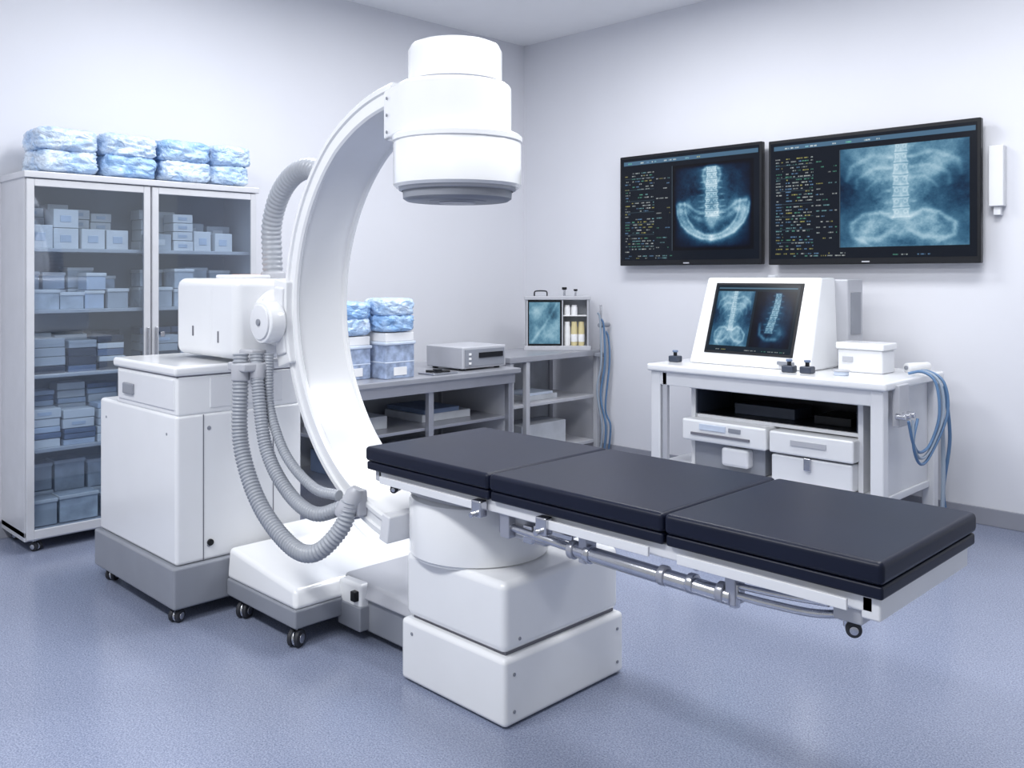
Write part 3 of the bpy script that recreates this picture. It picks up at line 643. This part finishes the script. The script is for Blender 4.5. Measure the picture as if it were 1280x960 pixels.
# drive unit
box('drive_unit',-4.08,-3.50,1.85,2.20,1.090,1.44,'white',ca,.04,5)
boxes('drive_seam',[(-3.721,-3.719,1.8496,2.2004,1.13,1.40),(-3.721,-3.719,1.89,2.16,1.10,1.4404)],['white2'],ca,0)
box('drive_top_plate',-3.84,-3.62,1.93,2.12,1.436,1.456,'white2',ca,.008); box('drive_label',-3.74,-3.66,1.96,2.06,1.454,1.4575,'red',ca,.001)
boxes('drive_slots',[(-3.90,-3.888,1.847,1.852,1.18,1.225),(-3.66,-3.650,1.847,1.852,1.16,1.21)],['seam'],ca,.001)
# cart
def cart():
    X0,X1,Ya,Yb=-4.47,-3.62,1.64,2.26
    box('cart_body',X0+.01,X1-.01,Ya+.01,Yb-.01,.235,.865,'white',ca,.016,4)
    box('cart_base',X0-.01,X1+.01,Ya-.01,Yb+.01,.06,.235,'grey',ca,.012)
    box('cart_drawer_unit',-4.26,X1-.012,Ya+.014,Yb-.02,.86,1.03,'white',ca,.012)
    box('cart_lid',-4.28,X1,Ya,Yb,1.03,1.072,'white',ca,.014,4); box('lid_seam',-4.25,X1-.014,Ya+.016,Yb-.03,1.022,1.034,'seam',ca,.001)
    box('drawer_front',-4.23,X1-.03,Ya+.008,Ya+.02,.885,1.015,'white2',ca,.005)
    box('drawer_handle',-4.16,-4.05,Ya-.004,Ya+.012,.915,.965,'grey',ca,.006)
    box('side_drawer',X1-.016,X1-.008,1.80,2.15,.885,1.015,'white2',ca,.003)
    boxes('panel_seams',[(X1-.0105,X1-.0085,1.768,1.772,.24,.86),(X1-.0105,X1-.0085,2.10,2.104,.24,.86)],['seam'],ca,0)
    for k,p in enumerate(((X1-.01,1.795,.80),(X1-.01,1.795,.30))): screw(ca,'cart_screw_%d'%k,p,(1,0,0),.009)
    for k,x in enumerate((-4.38,-3.72)): screw(ca,'cart_front_screw_%d'%k,(x,Ya+.011,.78),(0,-1,0),.006)
    cyl('cart_lock',(X1-.012,1.80,.31),(X1+.0,1.80,.31),.014,'black',ca,16)
    for k,(x,y) in enumerate(((-4.38,1.69),(-3.66,1.675),(-4.38,2.2),(-3.68,2.2))): castor('cart_castor_%d'%(k+1),x,y,.065,ca,r=.027,yaw=5.2)
cart()
# platform + beam
px0,px1,py0,py1=-3.60,-3.05,1.86,2.62
box('platform_base',px0,px1,py0,py1,.075,.15,'grey',ca,.01)
hexa('platform_top',[(px0,py0,.148),(px1,py0,.148),(px1,py1,.148),(px0,py1,.148)],[(px0,py0+.01,.28),(px1-.03,py0+.02,.22),(px1-.03,py1-.02,.22),(px0,py1-.01,.28)],'white',ca,.02,4)
hexa('platform_cowl',[(px0+.01,2.06,.2),(-3.26,2.06,.2),(-3.26,2.45,.2),(px0+.01,2.45,.2)],[(px0+.01,2.10,.34),(-3.46,2.10,.31),(-3.46,2.42,.31),(px0+.01,2.42,.34)],'white',ca,.02,4)
box('link_beam',px1-.03,-2.56,2.12,2.48,.03,.165,'grey',ca,.01); hexa('beam_cover',[(px1-.04,2.10,.163),(-2.56,2.10,.163),(-2.56,2.50,.163),(px1-.04,2.50,.163)],[(px1-.04,2.12,.235),(-2.56,2.12,.205),(-2.56,2.48,.205),(px1-.04,2.48,.235)],'lgrey',ca,.012)
box('platform_step',px1-.03,-2.93,2.08,2.52,.07,.225,'white',ca,.015); box('step_base',px1-.03,-2.925,2.075,2.525,.04,.14,'grey',ca,.008)
for k,(x,y) in enumerate(((-3.50,1.90),(-3.085,1.895),(-3.09,2.55))): castor('platform_castor_%d'%(k+1),x,y,.08,ca,r=.034,yaw=5.2)
box('hose_bracket',-2.97,-2.94,2.06,2.09,.16,.2,'black',ca,.004)
# hoses
h='hose'
tube('main_hose_1',[(-3.40,1.82,1.13),(-3.385,1.81,1.0),(-3.36,1.80,.76),(-3.22,1.80,.555),(-3.01,1.81,.43),(-2.86,1.83,.425),(-2.78,1.89,.52),(-2.765,1.92,.62)],.031,h,ca,.09,.015)
tube('main_hose_2',[(-3.36,1.87,1.13),(-3.335,1.86,1.02),(-3.26,1.855,.76),(-3.11,1.86,.61),(-2.93,1.87,.55),(-2.80,1.92,.59)],.026,h,ca,.09,.013)
tube('main_hose_3',[(-3.33,1.91,1.13),(-3.325,1.905,1.02),(-3.30,1.90,.89),(-3.17,1.895,.73),(-2.98,1.90,.635),(-2.84,1.92,.625)],.019,h,ca,.09,.012)
box('hose_manifold',-3.46,-3.32,1.79,1.93,1.06,1.095,'lgrey',ca,.008)
cyl('hose_collar_1',(-3.39,1.815,1.09),(-3.388,1.812,1.02),.038,'lgrey',ca,28); cyl('hose_collar_2',(-3.345,1.865,1.09),(-3.34,1.862,1.03),.031,'lgrey',ca,28)
box('manifold_hanger',-3.55,-3.40,1.87,1.94,1.08,1.14,'lgrey',ca,.008)
lathe('hose_elbow',[(0,0),(.034,0),(.038,.01),(.038,.05),(.033,.06),(.033,.10),(.02,.12),(0,.12)],(-2.79,1.905,.56),(.35,.25,.8),'lgrey',ca,32)
box('elbow_clamp',-2.80,-2.73,1.93,1.975,.56,.66,'lgrey',ca,.01)
tube('upper_hose',[(-3.66,2.12,1.43),(-3.67,2.12,1.55),(-3.655,2.11,1.68),(-3.58,2.10,1.80),(-3.46,2.09,1.88),(-3.33,2.09,1.91),(-3.20,2.09,1.88),(-3.10,2.09,1.84)],.044,h,ca,.06,.024,n=20)
cyl('hose_socket',(-3.66,2.12,1.435),(-3.66,2.12,1.47),.055,'lgrey',ca,32)
arcblock('hose_mount',R-.01,R+.03,2.03,2.15,141,150,'lgrey',.006,8)

# ------------------------------------------------------------------ lights
def fill_panel(x,y,e):  # unseen ceiling fill light, added for soft brightness; tray and glowing sheet are invented
    t=top('added_fill_panel',(x,y,ZC)); box('tray',x-.62,x+.62,y-.32,y+.32,ZC-.03,ZC,'boxw',t,.004); box('glow_sheet',x-.58,x+.58,y-.28,y+.28,ZC-.034,ZC-.029,'fill_glow',t,0)
    l=bpy.data.lights.new('fill_light','AREA'); l.shape='RECTANGLE'; l.size=1.15; l.size_y=.55; l.energy=e; l.color=(.98,.99,1)
    o=bpy.data.objects.new('fill_light',l); COL.objects.link(o); o.location=(x,y,ZC-.05); o.parent=t; o.matrix_parent_inverse=Matrix.Translation(-t.location)
for x,y,e in ((-2.9,-.3,80),(-1.1,-.3,62),(-3.9,2.4,34),(-1.2,2.4,44),(-3.5,4.1,42),(-1.2,4.1,42)): fill_panel(x,y,e)
w=bpy.data.worlds.new('World'); sc.world=w; w.use_nodes=True; bg=w.node_tree.nodes['Background']; bg.inputs[0].default_value=(.93,.96,1,1); bg.inputs[1].default_value=.54
# ------------------------------------------------------------------ camera
cam=bpy.data.cameras.new('Camera'); co=bpy.data.objects.new('Camera',cam); COL.objects.link(co); sc.camera=co
co.location=(0,0,1.45); co.rotation_euler=(math.radians(90),0,math.radians(45)); cam.lens=31.5; cam.sensor_width=36; cam.shift_y=-135/1280; cam.clip_start=.05
sc.view_settings.view_transform='Standard'; sc.view_settings.look='None'; sc.view_settings.exposure=0
